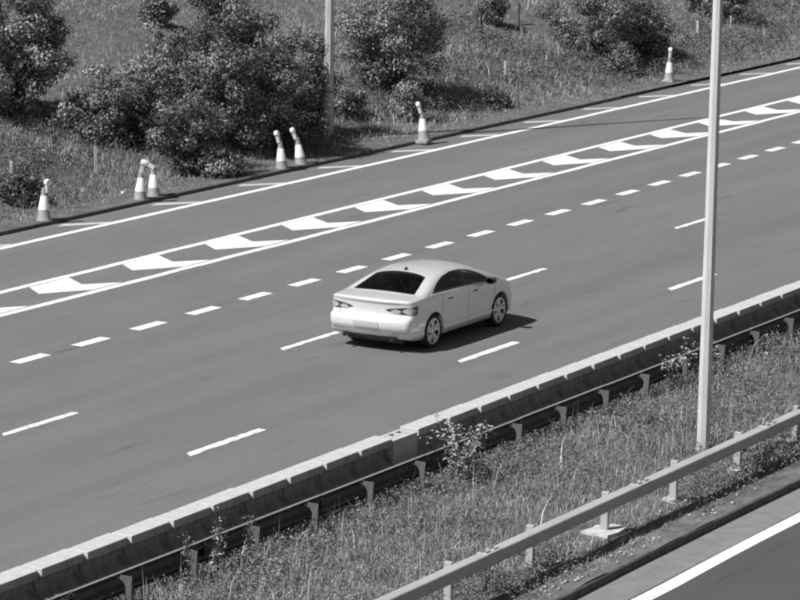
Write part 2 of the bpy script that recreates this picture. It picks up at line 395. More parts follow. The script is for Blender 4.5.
# ------------------------------------------------------------------ traffic cones with lamps
m_cone = mat('cone_plastic', .30, .6, var=.15, scale=6)
m_sleeve = mat('reflective_sleeve', .82, .5, var=.06, scale=10)
m_lampb = mat('lamp_plastic', .55, .45, var=.08, scale=10)
m_lens = mat('lamp_lens', .80, .25)
def cone(px, py, lean, side, label, twin=False, dirty=0):
    P = on_terrain(px, py); t = empty('traffic_cone', tuple(P), 0); t.rotation_euler.x = lean*1.1; t.rotation_euler.y = lean*.4
    tag(t, label, 'traffic cone', 'traffic cones along the verge')
    bs = MB(); V = []
    n = 4
    bs.box(-.19, .19, -.19, .19, -.06, .045); bs.build('base', m_cone, t, bevel=.018)
    MB().lathe([(.19, .045), (.165, .075), (.132, .30)], 24, cap=False).build('body', m_cone, t, smooth=True)
    MB().lathe([(.135, .298), (.079, .62), (.076, .624)], 24, cap=False).build('sleeve', m_sleeve, t, smooth=True)
    MB().lathe([(.077, .615), (.048, .80), (.03, .805)], 24).build('cone_top', m_cone, t, smooth=True)
    lp = MB().box(-.055, .055, -.045, .045, -.11, .07).build('lamp', m_lampb, t, bevel=.012)
    ln = MB().lathe([(.03, -.06), (.078, -.05), (.088, 0), (.078, .05), (.03, .06)], 16, axis='y').build('lamp_lens', m_lens, lp, smooth=True); ln.location = (0, 0, .14)
    hook = MB().tube([(0, 0, -.10), (0, 0, -.16)], .018, 8).build('spigot', m_dark, lp)
    lp.location = (side[0]*.49 + side[1], -side[0]*.87 + side[1], .85 + side[2]); lp.rotation_euler = (side[3], 0, side[4])
    return t
cone(44, 222, .0, (.085, 0, -.06, .02, -.3), 'leftmost cone, standing alone, its lamp upright against its side')
cone(140, 203, .03, (.02, 0, 0, .12, .6), 'left cone of the pair beneath the dark hollow between the bushes')
cone(154, 199.5, -.03, (-.05, .0, -.02, -1.0, .3), 'right cone of the left pair, its lamp drooping over to the left')
cone(282, 172, -.06, (-.05, 0, .02, -.22, .2), 'left cone of the pair left of the lamp post')
cone(301.5, 168, -.13, (-.06, 0, .02, -.25, .2), 'leaning cone just left of the lamp post, right one of the pair')
cone(424, 141, -.08, (-.05, 0, .03, -.22, .2), 'single cone right of the lamp post in front of a low shrub')
cone(669, 81.5, .0, (.01, 0, .03, .05, .2), 'farthest cone, standing beside the dropped kerb')

# ------------------------------------------------------------------ stock fences on the bank
fa = empty('wire_fence', tuple(on_terrain(457, 89))); tag(fa, 'wire fence on short pale wooden posts along the lower bank', 'fence')
fb = empty('wire_fence', tuple(on_terrain(481, 37))); tag(fb, 'wire fence on thin dark posts higher up the bank', 'fence')
def fence(root, posts, w, m, wires):
    tops = []
    for (px, pb, pt) in posts:
        P = on_terrain(px, pb); h = (pb-pt)*px_size(P)*1.02
        o = MB().add([(-w,-w,-.3),(w,-w,-.3),(w,w,-.3),(-w,w,-.3),(-w*.95,-w,h),(w,-w,h-.02),(w*.9,w,h-.01),(-w,w,h+.01)], [(3,2,1,0),(4,5,6,7),(0,1,5,4),(1,2,6,5),(2,3,7,6),(3,0,4,7)]).build('post', m, root)
        o.location = tuple(P - np.array(root.location)); o.rotation_euler = ((rng.random()-.5)*.06, (rng.random()-.5)*.06, rng.random()); tops.append(P + [0, 0, h])
    tops = sorted(tops, key=lambda t: t[0])
    for dz in wires:
        for a, b in zip(tops[:-1], tops[1:]):
            mid = (a+b)/2 - [0, 0, .03]
            MB().tube([tuple(q - np.array(root.location) + [0, 0, dz]) for q in (a, mid, b)], .003, 3).build('wire', m_galvd, root)
fence(fa, [(12,178,161),(96,173,146),(259,130,112),(353,108,93),(406,94,81),(457,90,72),(505,81,61),(547,65,52),(588,53,43),(662,38,27),(698,36,21),(731,29,16),(764,15,8),(792,9,2)], .036, m_wood, (-.06, -.28))
fence(fb, [(365,89,77),(315,48,33),(440,34,15),(481,37,9),(519,26,4)], .03, m_dark, (-.05, -.4))

# ------------------------------------------------------------------ foliage
def leaves(cent, nrm, size, shade, asp=.62):
    """one rhombus leaf per row"""
    n = len(cent); up = rng.normal(size=(n, 3)); a = np.cross(nrm, up); a /= np.linalg.norm(a, axis=1)[:, None] + 1e-9
    b = np.cross(nrm, a); s = size[:, None]
    V = np.stack([cent - a*s*.5, cent - b*s*asp*.5 + nrm*s*.08, cent + a*s*.5, cent + b*s*asp*.5 + nrm*s*.08], 1).reshape(-1, 3)
    return V, np.arange(4*n).reshape(n, 4), np.repeat(shade, 4)
def bush(name, px, py, wpx, hpx, label, cat='bush', tone=.10, lsize=.078, dens=1.0, group=None, depth=.8, dark=0):
    P = on_terrain(px, py); s = px_size(P); W = wpx*s/2; H = hpx*s
    t = empty(name, tuple(P)); tag(t, label, cat, group)
    K = int(22*max(1, W*H)**.75*dens) + 8
    # clump centres through an uneven dome
    cc = []; cr_ = []
    while len(cc) < K:
        u = rng.normal(size=3); u /= np.linalg.norm(u); r = rng.random()**.33
        q = np.array([u[0]*W, u[1]*W*depth, H*.52 + u[2]*H*.5])*1.0
        q[:2] *= r; q[2] = H*.52 + (q[2]-H*.52)*r
        lob = .72 + .5*vnoise(math.atan2(u[1], u[0])*1.7 + px, u[2]*2 + py)
        q[0] *= lob; q[1] *= lob; q[2] = H*.5 + (q[2]-H*.5)*(.8+.25*lob)
        if q[2] < .15: q[2] = .15 + rng.random()*.3
        cc.append(q); cr_.append((.14 + .30*rng.random())*(.60+.25*min(W, 2.2)))
    cc = np.array(cc); cr_ = np.array(cr_)
    # foliage shells round the clumps
    Vs = []; Ss = []; nl = (230*dens*(cr_/.3)**2*(.085/lsize)**1.8).astype(int) + 10
    ci = np.repeat(np.arange(K), nl); n = len(ci)
    u = rng.normal(size=(n, 3)); u /= np.linalg.norm(u, axis=1)[:, None]
    rad = cr_[ci]*(.58 + .50*rng.random(n) + .5*(rng.random(n) < .12)*rng.random(n))*(.8 + .4*vnoise(u[:, 0]*2.3 + ci*3.1, u[:, 1]*2.3 + u[:, 2]*2.3))
    pos = cc[ci] + u*rad[:, None]*np.array([1.1, 1.1, .8])
    nr = u*1.2 + np.array([0, 0, .25]) + rng.normal(size=(n, 3))*.36; nr /= np.linalg.norm(nr, axis=1)[:, None]
    ctone = tone*1.75*(.45 + 1.1*rng.random(K)); sh = ctone[ci]*(.4 + 1.3*rng.random(n)**1.4)
    zt = terrain(P[0]+pos[:, 0], P[1]+pos[:, 1]) - P[2]; keep = pos[:, 2] > zt + .03
    pos, nr, sh = pos[keep], nr[keep], sh[keep]
    V, Fc, S = leaves(pos, nr, lsize*(.45 + 1.1*rng.random(len(pos))**1.3), sh)
    link('crown', np_mesh('crown', V, Fc, False, S), t, m_leaf)
    m = MB(); nb = min(K, 9)
    for i in rng.choice(K, nb, replace=False):
        e = cc[i]; a = (rng.random(2)-.5)*.35*W
        m.tube([(a[0]*.4, a[1]*.4, -.15), (a[0] + e[0]*.3, a[1] + e[1]*.3, e[2]*.45), tuple(e)], [.05*min(1.4, W), .03*min(1.4, W), .01], 5)
    m.build('stems' if H < 1.6 else 'trunk', m_bark, t)
    return t
BG = 'bushes on the bank'
bush('bush', 148, 150, 70, 66, 'dark bush filling the gap above the left pair of cones', tone=.06, group=BG)
bush('bush', 266, 140, 74, 84, 'darkest bush, in the hollow behind the pair of cones left of the lamp post', tone=.055, group=BG)
bush('bush', 12, 114, 128, 150, 'tall pale-leaved bush at the left edge of the picture', tone=.125, group=BG)
bush('bush', 98, 144, 98, 72, 'rounded bush just right of the tall bush at the left edge', tone=.095, group=BG)
bush('bush', 168, 128, 90, 106, 'loose pale bush rising above the left pair of cones', tone=.12, dens=.8, group=BG)
bush('bush', 240, 152, 142, 146, 'largest dark bush in the middle of the bank left of the lamp post', tone=.10, group=BG)
bush('bush', 190, 174, 92, 74, 'dark bush in the hollow right behind the left pair of cones', tone=.08, group=BG)
bush('bush', 300, 130, 78, 98, 'dark bush behind the foot of the left lamp post', tone=.085, group=BG)
bush('bush', 392, 90, 126, 102, 'broad bush right of the left lamp post with a deep shadow on its right', tone=.105, group=BG)
bush('bush', 160, 26, 38, 36, 'small bush at the top edge above the left pair of cones', tone=.09, group=BG)
bush('bush', 215, 20, 60, 34, 'ragged bush at the top edge above the largest dark bush', tone=.10, group=BG)
bush('bush', 603, 54, 142, 78, 'wide bush at the top of the bank left of the farthest cone', tone=.095, group=BG)
bush('bush', 648, 60, 56, 52, 'dark bush directly above the farthest cone', tone=.085, group=BG)
bush('bush', 716, 18, 78, 40, 'bush at the top edge behind the right lamp post', tone=.085, group=BG)
bush('bush', 490, 24, 34, 34, 'small bush at the top edge among the thin dark fence posts', tone=.085, dens=.8, group=BG)
SG = 'low shrubs at the foot of the bank'
bush('shrub', 409, 122, 40, 34, 'low leafy shrub behind the single cone right of the lamp post', 'shrub', tone=.11, group=SG, lsize=.07)
bush('shrub', 341, 116, 52, 26, 'low shrub right of the foot of the left lamp post', 'shrub', tone=.10, group=SG, lsize=.07)
bush('shrub', 283, 150, 40, 42, 'leafy shrub behind the pair of cones left of the lamp post', 'shrub', tone=.12, group=SG, lsize=.07)
bush('shrub', 622, 76, 34, 30, 'low dark shrub left of the farthest cone', 'shrub', tone=.085, group=SG, lsize=.07)
bush('shrub', 222, 176, 40, 18, 'low weedy shrub by the kerb right of the left pair of cones', 'shrub', tone=.12, group=SG, lsize=.07)
bush('shrub', 497, 108, 22, 14, 'small dark tuft of leaves by the kerb halfway between the two right cones', 'shrub', tone=.09, group=SG, lsize=.07)
bush('shrub', 18, 205, 44, 30, 'dark weedy shrub left of the leftmost cone', 'shrub', tone=.085, group=SG, lsize=.07)

# ------------------------------------------------------------------ grass
def blades(xy, z, h, w, lean, shade):
    n = len(xy); a = rng.random(n)*2*math.pi; d = np.stack([np.cos(a), np.sin(a), np.zeros(n)], 1)
    f = rng.random(n)*2*math.pi; q = np.stack([np.cos(f), np.sin(f), np.zeros(n)], 1)
    b = np.column_stack([xy, z-.02]); wz = (w*.5)[:, None]; hh = h[:, None]; L = lean[:, None]
    mid = b + np.array([0, 0, 1.])*hh*.6 + d*hh*L*.35
    tip = b + np.array([0, 0, 1.])*hh*(1-.25*L) + d*hh*L
    V = np.stack([b-q*wz, b+q*wz, mid-q*wz*.8, mid+q*wz*.8, tip], 1).reshape(-1, 3)
    i0 = np.arange(n)*5
    T = np.stack([np.stack([i0, i0+1, i0+3], 1), np.stack([i0, i0+3, i0+2], 1), np.stack([i0+2, i0+3, i0+4], 1)], 1).reshape(-1, 3)
    return V, T, np.repeat(shade, 5)
def scatter(n, x0, x1, y0, y1):
    return np.column_stack([x0 + (x1-x0)*rng.random(n), y0 + (y1-y0)*rng.random(n)])
def in_view(xy, z, pad=40):
    d = np.column_stack([xy, z-CAMH]); zc = d @ Fv; u = 400 + FPX*(d @ Rv)/zc; v = 300 - FPX*(d @ Uv)/zc
    return (u > -pad*4) & (u < 800+pad*4) & (v > -pad*2) & (v < 600+pad*2)
def grass_patch(label, n, box, hfun, tone, w, lean=(.2, .9), thin=0):
    xy = scatter(n, *box); z = terrain(xy[:, 0], xy[:, 1]); k = in_view(xy, z) & ((((xy[:, 0]-43.67)/.5)**2 + ((xy[:, 1]-20.80)/.28)**2) > 1); xy, z = xy[k], z[k]; n = len(xy)
    if thin: k = fbm(xy[:, 0]*1.7+3, xy[:, 1]*1.7+8)*.8 + .4*rng.random(n) > thin; xy, z = xy[k], z[k]; n = len(xy)
    patch = fbm(xy[:, 0]*.55, xy[:, 1]*.55); fine = fbm(xy[:, 0]*2.2+40, xy[:, 1]*2.2)
    h = hfun(xy)*(.45 + 1.1*rng.random(n)**1.6)*(.25 + 1.0*fine + .6*np.maximum(0, patch-.35))
    sh = tone*(.25 + 1.0*patch + .5*fine)*(.6 + .8*rng.random(n)); dry = rng.random(n) < .12; sh[dry] *= 1.9
    V, T, S = blades(xy, z, h, w*(.6 + .8*rng.random(n)), lean[0] + (lean[1]-lean[0])*rng.random(n), sh)
    o = link('grass', np_mesh('grass', V, T, False, S), None, m_grass); tag(o, label, 'grass', kind='stuff'); return o
def bank_h(xy):
    y = xy[:, 1]; return np.where(y < 46.0, .06 + .12*np.maximum(0, y-45.0), np.where(y < 50.5, .26, .15))
grass_patch('rough grass covering the bank beyond the far kerb', 400000, (58, 136, 44.70, 64), bank_h, .25, .0125, (.35, 1.2), .44)
grass_patch('tall dry grass stalks on the bank', 5000, (58, 130, 45.9, 60), lambda xy: np.full(len(xy), .50), .34, .015, (.05, .5), .52)
grass_patch('rough tall grass in the central reserve', 230000, (32, 66, 19.90, 24.62), lambda xy: np.where(xy[:, 1] < 20.5, .05 + .12*np.maximum(0, xy[:, 1]-20.0), np.where(xy[:, 1] < 21.3, .12, .19)), .215, .0085, (.3, 1.2), .50)
grass_patch('tall thin seed stalks standing out of the central reserve grass', 2600, (32, 66, 21.2, 24.3), lambda xy: np.full(len(xy), .52), .30, .009, (.05, .45), .50)

# broad-leaved ground cover: docks, nettles, brambles too many to count
def cover(label, n, box, mask, tone, ls, hh):
    xy = scatter(n, *box); z = terrain(xy[:, 0], xy[:, 1]); k = in_view(xy, z) & mask(xy); xy, z = xy[k], z[k]
    m = 26; ci = np.repeat(np.arange(len(xy)), m); N = len(ci); u = rng.normal(size=(N, 3))*np.array([.12, .12, .0])
    top = hh*(.4 + .9*rng.random(len(xy)))
    pos = np.column_stack([xy, z])[ci] + u; pos[:, 2] += top[ci]*rng.random(N)**.7
    nr = rng.normal(size=(N, 3))*.7 + np.array([0, 0, .8]); nr /= np.linalg.norm(nr, axis=1)[:, None]
    st = tone*(.6 + .8*rng.random(len(xy))); V, Fc, S = leaves(pos, nr, ls*(.5 + .9*rng.random(N)), st[ci]*(.7 + .6*rng.random(N)), .5)
    o = link('weeds', np_mesh('weeds', V, Fc, False, S), None, m_leaf); tag(o, label, 'weeds', kind='stuff')
cover('mixed weeds and brambles along the lower bank', 4200, (58, 125, 45.8, 53), lambda xy: fbm(xy[:, 0]*.35+9, xy[:, 1]*.6) > .50, .12, .075, .45)
cover('mixed leafy weeds in the central reserve', 5200, (32, 64, 20.2, 24.6), lambda xy: fbm(xy[:, 0]*.8+3, xy[:, 1]*.8) > .47, .17, .04, .26)

cover('taller leafy weeds lining the foot of the crash barrier', 900, (32, 64, 22.9, 24.15), lambda xy: fbm(xy[:, 0]*1.3+31, xy[:, 1]*.8) > .50, .18, .045, .40)
# single weeds one can pick out
m_petal = mat('flower_heads', .36, .7, var=.2, scale=30)
def weed(P, h, n, label, flower=True, spread=.25, tone=.2, ls=.05, stalks=6):
    t = empty('weed', tuple(P)); tag(t, label, 'weed', 'tall weeds by the barriers')
    m = MB(); C = []; tips = []
    for i in range(stalks):
        a = rng.random()*6.28; r = spread*(.3+.7*rng.random()); hh = h*(.6+.4*rng.random()); tip = np.array([r*math.cos(a), r*math.sin(a), hh])
        m.tube([(0, 0, -.05), tip*[.4, .4, .55], tip], [.008, .006, .004], 4); tips.append(tip)
        for q in range(n): f = .25+.75*rng.random(); C.append(tip*[f*.9, f*.9, f] + rng.normal(size=3)*.045)
    m.build('stalks', m_bark, t)
    C = np.array(C); nr = rng.normal(size=C.shape)*.6 + [0, 0, .7]; nr /= np.linalg.norm(nr, axis=1)[:, None]
    V, Fc, S = leaves(C, nr, ls*(.6+.8*rng.random(len(C))), tone*(.6+.8*rng.random(len(C))), .45); tag(link('foliage', np_mesh('foliage', V, Fc, False, S), t, m_leaf), kind='stuff')
    if flower:
        C = np.concatenate([tp + rng.normal(size=(9, 3))*[.05, .05, .04] for tp in tips]); nr = rng.normal(size=C.shape)*.4 + [0, 0, 1]; nr /= np.linalg.norm(nr, axis=1)[:, None]
        V, Fc, S = leaves(C, nr, .045+.03*rng.random(len(C)), np.full(len(C), .5), .8); tag(link('flower_heads', np_mesh('flower_heads', V, Fc, False, S), t, m_petal), kind='stuff')
def by_rail(px, ptop, y=24.12):
    """foot and height of a plant against the crash barrier whose top shows at the pixel"""
    d = ray(px, ptop); P = np.array([0, 0, CAMH]) + d*(y/d[1]); z = float(terrain(P[0], y)); return (P[0], y, z), max(.3, float(P[2]) - z)
def wpos(px, py):
    return on_terrain(px, py)
weed(*by_rail(466, 420, 23.95), 30, 'large pale flowering weed standing in front of the crash barrier', True, .62, .30, .07, 20)
weed(*by_rail(218, 503), 34, 'upright weed against the crash barrier left of the large flowering weed', False, .08, .3, .06, 5)
weed(*by_rail(250, 507), 34, 'slender weed between two crash barrier posts', False, .08, .2, .05, 4)
weed(*by_rail(672, 352), 20, 'flowering weed just left of the right lamp post', True, .30, .2, .05, 7)
weed(*by_rail(712, 338), 14, 'tall flowering weed just right of the right lamp post', True, .15, .2, .05, 5)
weed(*by_rail(690, 340), 12, 'tall pale-headed weed hidden partly by the right lamp post', True, .18, .2, .05, 5)
weed(*by_rail(777, 328), 26, 'spiky weed against the crash barrier at the right', False, .09, .22, .05, 4)
weed(*by_rail(765, 331), 24, 'thin weed next to the spiky one at the right', False, .07, .22, .05, 3)
weed(*by_rail(60, 582), 34, 'bushy weed against the crash barrier in the lower left corner', False, .2, .16, .05, 7)
weed(*by_rail(190, 532), 30, 'short weed left of the upright weed by the crash barrier', False, .15, .18, .05, 5)
weed(wpos(486, 592), .62, 16, 'dark upright weed behind the box beam near the bottom edge', False, .08, .09, .05, 4)
weed(wpos(760, 466), .35, 22, 'low leafy weed under the box beam at the right edge', False, .3, .2, .06, 7)

# bare rubble by the near kerb
m_rub = mat('rubble', .36, .9, var=.4, scale=20)
n = 900; xy = scatter(n, 38, 56, 19.95, 20.75); xy = xy[fbm(xy[:, 0]*.9+7, xy[:, 1]*.9) > .46]; n = len(xy); z = terrain(xy[:, 0], xy[:, 1])
V = []; T = []
for i in range(n):
    s = .012 + .035*rng.random()**2; o = np.array([xy[i, 0], xy[i, 1], z[i]+s*.3]); q = (np.array([[1,0,0],[-1,0,0],[0,1,0],[0,-1,0],[0,0,.6],[0,0,-.6]])*s*(.7+.6*rng.random((6, 1)))) + o
    b = len(V); V += list(q); T += [(b+0,b+2,b+4),(b+2,b+1,b+4),(b+1,b+3,b+4),(b+3,b+0,b+4),(b+2,b+0,b+5),(b+1,b+2,b+5),(b+3,b+1,b+5),(b+0,b+3,b+5)]
o = link('rubble', np_mesh('rubble', np.array(V), T), None, m_rub); tag(o, 'loose stones and rubble between near kerb and box beam posts', 'rubble', kind='stuff')

# scraps of litter in the grass
m_lit = mat('litter_paper', .8, .6)
LIT = [(55, 166, 'white scrap in the grass above the leftmost cone'), (78, 164, 'white scrap in the grass right of the leftmost cone'), (41, 157, 'pale scrap high in the grass left of the leftmost cone'), (124, 199, 'white scrap on the verge just left of the left pair of cones'), (106, 174, 'white scrap beside the wooden post left of the left pair of cones'), (75, 199, 'pale scrap low in the grass right of the leftmost cone'), (600, 94, 'white scrap by the kerb left of the dropped kerb'), (653, 60, 'white scrap in the grass left of the farthest cone'), (686, 16, 'pale scrap high on the bank near the bush behind the right lamp post'), (642, 395, 'pale scrap in the central reserve grass left of the right lamp post'), (766, 364, 'pale scrap in the central reserve grass near the right edge')]
for px, py, lb in LIT:
    P = on_terrain(px, py); s = .028 + .02*rng.random(); v = rng.normal(size=(7, 3))*[s, s, s*.5]
    m = MB().add([tuple(q) for q in v], [(0,1,2),(0,2,3),(0,3,4),(1,5,2),(2,5,6),(3,2,6)]); o = m.build('litter_scrap', m_lit); o.location = (P[0], P[1], P[2] + (.16 if py < 300 else .22)); tag(o, lb, 'litter', 'scraps of litter')
# ------------------------------------------------------------------ the car
m_body = mat('car_paint', .74, .22, metal=.22, var=.02, scale=2, coat=1.0)
m_trim = mat('black_trim', .02, .45)
m_chrome = mat('chrome_trim', .75, .18, metal=.9)
m_bright = mat('bright_trim', .75, .3)
m_tyre = mat('tyre_rubber', .025, .8)
m_rim = mat('alloy_rim', .9, .4, metal=.1)
m_inter = mat('seat_fabric', .16, .8, var=.2, scale=10)
m_tail = mat('tail_light_housing', .04, .15, coat=.5)
m_tlens = mat('tail_light_lens', .38, .15, coat=.5)
m_refl = mat('reflector', .3, .3)
m_plate = mat('number_plate', .46, .4)
def glass_mat(name, t):
    m = bpy.data.materials.new(name); m.use_nodes = True; n = m.node_tree.nodes; l = m.node_tree.links; n.clear()
    o = n.new('ShaderNodeOutputMaterial'); mx = n.new('ShaderNodeMixShader'); fr = n.new('ShaderNodeFresnel'); fr.inputs[0].default_value = 1.5
    tr = n.new('ShaderNodeBsdfTransparent'); tr.inputs[0].default_value = (t, t, t, 1); gl = n.new('ShaderNodeBsdfGlossy'); gl.inputs['Roughness'].default_value = .02
    l.new(fr.outputs[0], mx.inputs[0]); l.new(tr.outputs[0], mx.inputs[1]); l.new(gl.outputs[0], mx.inputs[2]); l.new(mx.outputs[0], o.inputs[0]); return m
m_glass = glass_mat('tinted_glass', .86); m_rglass = glass_mat('dark_rear_glass', .16)

def spline(P, k=8):
    P = np.array(P, float); n = len(P); out = []
    for i in range(n):
        a, b, c, d = P[(i-1) % n], P[i], P[(i+1) % n], P[(i+2) % n]
        for t in np.arange(k)/k:
            out.append(.5*(2*b + (c-a)*t + (2*a-5*b+4*c-d)*t*t + (3*b-a-3*c+d)*t**3))
    return np.array(out)
PROF = spline([(-2.18,.25),(-2.28,.31),(-2.345,.40),(-2.395,.49),(-2.40,.60),(-2.36,.668),(-2.285,.705),(-2.272,.80),(-2.285,.92),(-2.31,.985),(-2.26,1.02),(-2.05,1.045),(-1.78,1.075),
               (-1.50,1.178),(-1.20,1.283),(-.90,1.347),(-.50,1.392),(-.05,1.402),(.30,1.386),(.60,1.338),(1.0,1.195),(1.42,1.01),(1.60,.965),(1.88,.90),(2.06,.80),(2.17,.67),(2.23,.52),(2.21,.36),(2.12,.24),(1.9,.19),(1.0,.18),(0,.18),(-1.0,.18),(-1.9,.20)])
hg = .0125; px_ = np.arange(-2.7, 2.7, hg); pz_ = np.arange(-.1, 1.8, hg)
def poly_sdf(P, X, Z):
    d = np.full(X.shape, 1e9); ins = np.zeros(X.shape, bool)
    for i in range(len(P)):
        a = P[i]; b = P[(i+1) % len(P)]; e = b-a; wx = X-a[0]; wz = Z-a[1]
        t = np.clip((wx*e[0]+wz*e[1])/(e@e+1e-12), 0, 1); d = np.minimum(d, (wx-e[0]*t)**2 + (wz-e[1]*t)**2)
        c = ((a[1] <= Z) & (b[1] > Z)) | ((b[1] <= Z) & (a[1] > Z))
        if abs(e[1]) > 1e-12: ins ^= c & (X < a[0] + (Z-a[1])*e[0]/e[1])
    d = np.sqrt(d); return np.where(ins, -d, d)
PX, PZ = np.meshgrid(px_, pz_, indexing='ij'); PROFD = poly_sdf(PROF, PX, PZ)
def prof_d(x, z):
    i = np.clip((x-px_[0])/hg, 0, len(px_)-1.001); j = np.clip((z-pz_[0])/hg, 0, len(pz_)-1.001)
    a = i.astype(int); b = j.astype(int); fx = i-a; fz = j-b
    return PROFD[a,b]*(1-fx)*(1-fz)+PROFD[a+1,b]*fx*(1-fz)+PROFD[a,b+1]*(1-fx)*fz+PROFD[a+1,b+1]*fx*fz
def smax(a, b, k):
    h = np.clip(.5+.5*(a-b)/k, 0, 1); return b + (a-b)*h + k*h*(1-h)
def sstep(a, b, x):
    t = np.clip((x-a)/(b-a), 0, 1); return t*t*(3-2*t)
def solid(x, y, z):
    ay = np.abs(y)
    xr = x - .17*y*y*sstep(-.6, -2.2, x) + .40*y*y*sstep(.9, 2.2, x)
    d1 = prof_d(xr, z + .055*(ay/.6)**2*sstep(.95, 1.25, z))
    W = np.interp(x, [-2.4,-2.2,-1.9,-1.35,-.6,.4,1.35,1.9,2.2,2.4], [.845,.885,.912,.925,.922,.920,.925,.90,.85,.78])
    off = np.interp(z, [.15,.22,.30,.36,.40,.60,.795,.83,.92,1.0,1.07,1.2,1.45], [-.10,-.05,-.012,-.006,-.018,-.006,-.008,.0,-.012,-.034,-.08,-.17,-.35])
    return smax(d1, (ay - W - off)*.93, .075)
WR, WF, WZ = -1.335, 1.375, .325
SIDE = np.array([(-1.38,1.04),(-1.0,1.03),(0,1.012),(1.04,.965),(.86,1.07),(.60,1.185),(.30,1.272),(0,1.308),(-.35,1.314),(-.70,1.275),(-1.02,1.195),(-1.25,1.105)])
def openings(x, y, z):
    d = solid(x, y, z); ay = np.abs(y)
    for wx in (WR, WF):
        c = np.sqrt((x-wx)**2 + (z-WZ)**2) - .372; d = np.maximum(d, -np.maximum(c, .60-ay))
    cab = np.maximum(np.maximum(solid(x, y, z) + .045, .52 - z), np.maximum(-1.75 - x, x - 1.35)); d = np.maximum(d, -cab)
    s = poly_sdf(SIDE, x, z) + .03 if x.ndim < 3 else np.repeat(poly_sdf(SIDE, x[:, 0, :], z[:, 0, :])[:, None, :] + .03, x.shape[1], 1)
    d = np.maximum(d, -np.maximum(s, .45-ay))
    rg = np.maximum(np.maximum(x + .985 + .15*ay*ay, -1.70 - x), np.maximum(ay - (.62 - .13*sstep(1.08, 1.33, z)), 1.06 - z)); d = np.maximum(d, -rg)
    wg = np.maximum(np.maximum(.70 - x, x - 1.42), np.maximum(ay - (.64 - .09*sstep(1.0, 1.35, z)), 1.0 - z)); d = np.maximum(d, -wg)
    return d
hs = .02
gx, gy, gz = np.arange(-2.48, 2.49, hs), np.arange(-1.0, 1.001, hs), np.arange(.10, 1.50, hs)
X, Y, Z = np.meshgrid(gx, gy, gz, indexing='ij'); D = openings(X, Y, Z)
# surface nets
def surface_nets(D, o, h):
    s = D < 0; nx, ny, nz = D.shape
    acc = np.zeros((nx-1, ny-1, nz-1, 3)); cnt = np.zeros((nx-1, ny-1, nz-1))
    for ax in range(3):
        for b in (0, 1):
            for c in (0, 1):
                sl0 = [slice(0, n-1) for n in D.shape]; oth = [q for q in range(3) if q != ax]
                sl0[oth[0]] = slice(b, D.shape[oth[0]]-1+b); sl0[oth[1]] = slice(c, D.shape[oth[1]]-1+c)
                sl1 = list(sl0); sl1[ax] = slice(1, D.shape[ax])
                d0 = D[tuple(sl0)]; d1 = D[tuple(sl1)]; x = (d0 < 0) != (d1 < 0); t = np.where(x, d0/(d0-d1+1e-12), 0)
                acc[..., ax] += np.where(x, t, 0); acc[..., oth[0]] += np.where(x, b, 0); acc[..., oth[1]] += np.where(x, c, 0); cnt += x
    act = cnt > 0; I = np.full(act.shape, -1); I[act] = np.arange(act.sum())
    P = (np.argwhere(act) + acc[act]/cnt[act][:, None])*h + o
    Fs = []
    for ax in range(3):
        oth = [q for q in range(3) if q != ax]
        sl = [slice(1, n-1) for n in D.shape]; sl[ax] = slice(0, D.shape[ax]-1); sl2 = list(sl); sl2[ax] = slice(1, D.shape[ax])
        a = s[tuple(sl)]; b = s[tuple(sl2)]; e = np.argwhere(a != b); flip = a[a != b]
        base = e.copy(); base[:, oth[0]] += 1; base[:, oth[1]] += 1
        q = []
        for du, dv in ((0, 0), (-1, 0), (-1, -1), (0, -1)):
            c = base.copy(); c[:, oth[0]] += du; c[:, oth[1]] += dv; q.append(I[c[:, 0], c[:, 1], c[:, 2]])
        q = np.stack(q, 1); fl = flip ^ (ax == 1); q[~fl] = q[~fl][:, ::-1]; Fs.append(q)
    return P, np.concatenate(Fs)
Pb, Fb = surface_nets(D, np.array([gx[0], gy[0], gz[0]]), hs)
def grad(f, P, e=.006):
    g = np.zeros_like(P)
    for k in range(3):
        d = np.zeros(3); d[k] = e; a = P+d; b = P-d
        g[:, k] = (f(a[:, 0], a[:, 1], a[:, 2]) - f(b[:, 0], b[:, 1], b[:, 2]))/(2*e)
    return g
near_s = np.abs(solid(Pb[:, 0], Pb[:, 1], Pb[:, 2])) < .012
Ps = Pb[near_s]
for _ in range(3):                                            # settle outer skin on the exact surface
    g = grad(solid, Ps, .012); v = solid(Ps[:, 0], Ps[:, 1], Ps[:, 2]); Ps = Ps - g*(v/(np.sum(g*g, 1)+1e-9))[:, None]
Pb[near_s] = Ps

car = empty('car', (56.72, 31.04, .0)); tag(car, 'pale four-door coupe driving away in the middle lane', 'car')
bmesh_ = np_mesh('body', Pb, Fb, True); body = link('body', bmesh_, car, m_body)
_bm = bmesh.new(); _bm.from_mesh(bmesh_); bmesh.ops.recalc_face_normals(_bm, faces=_bm.faces)
for e in _bm.edges:
    if len(e.link_faces) == 2 and e.calc_face_angle(0) > .75: e.smooth = False
_bm.to_mesh(bmesh_); _bm.free()

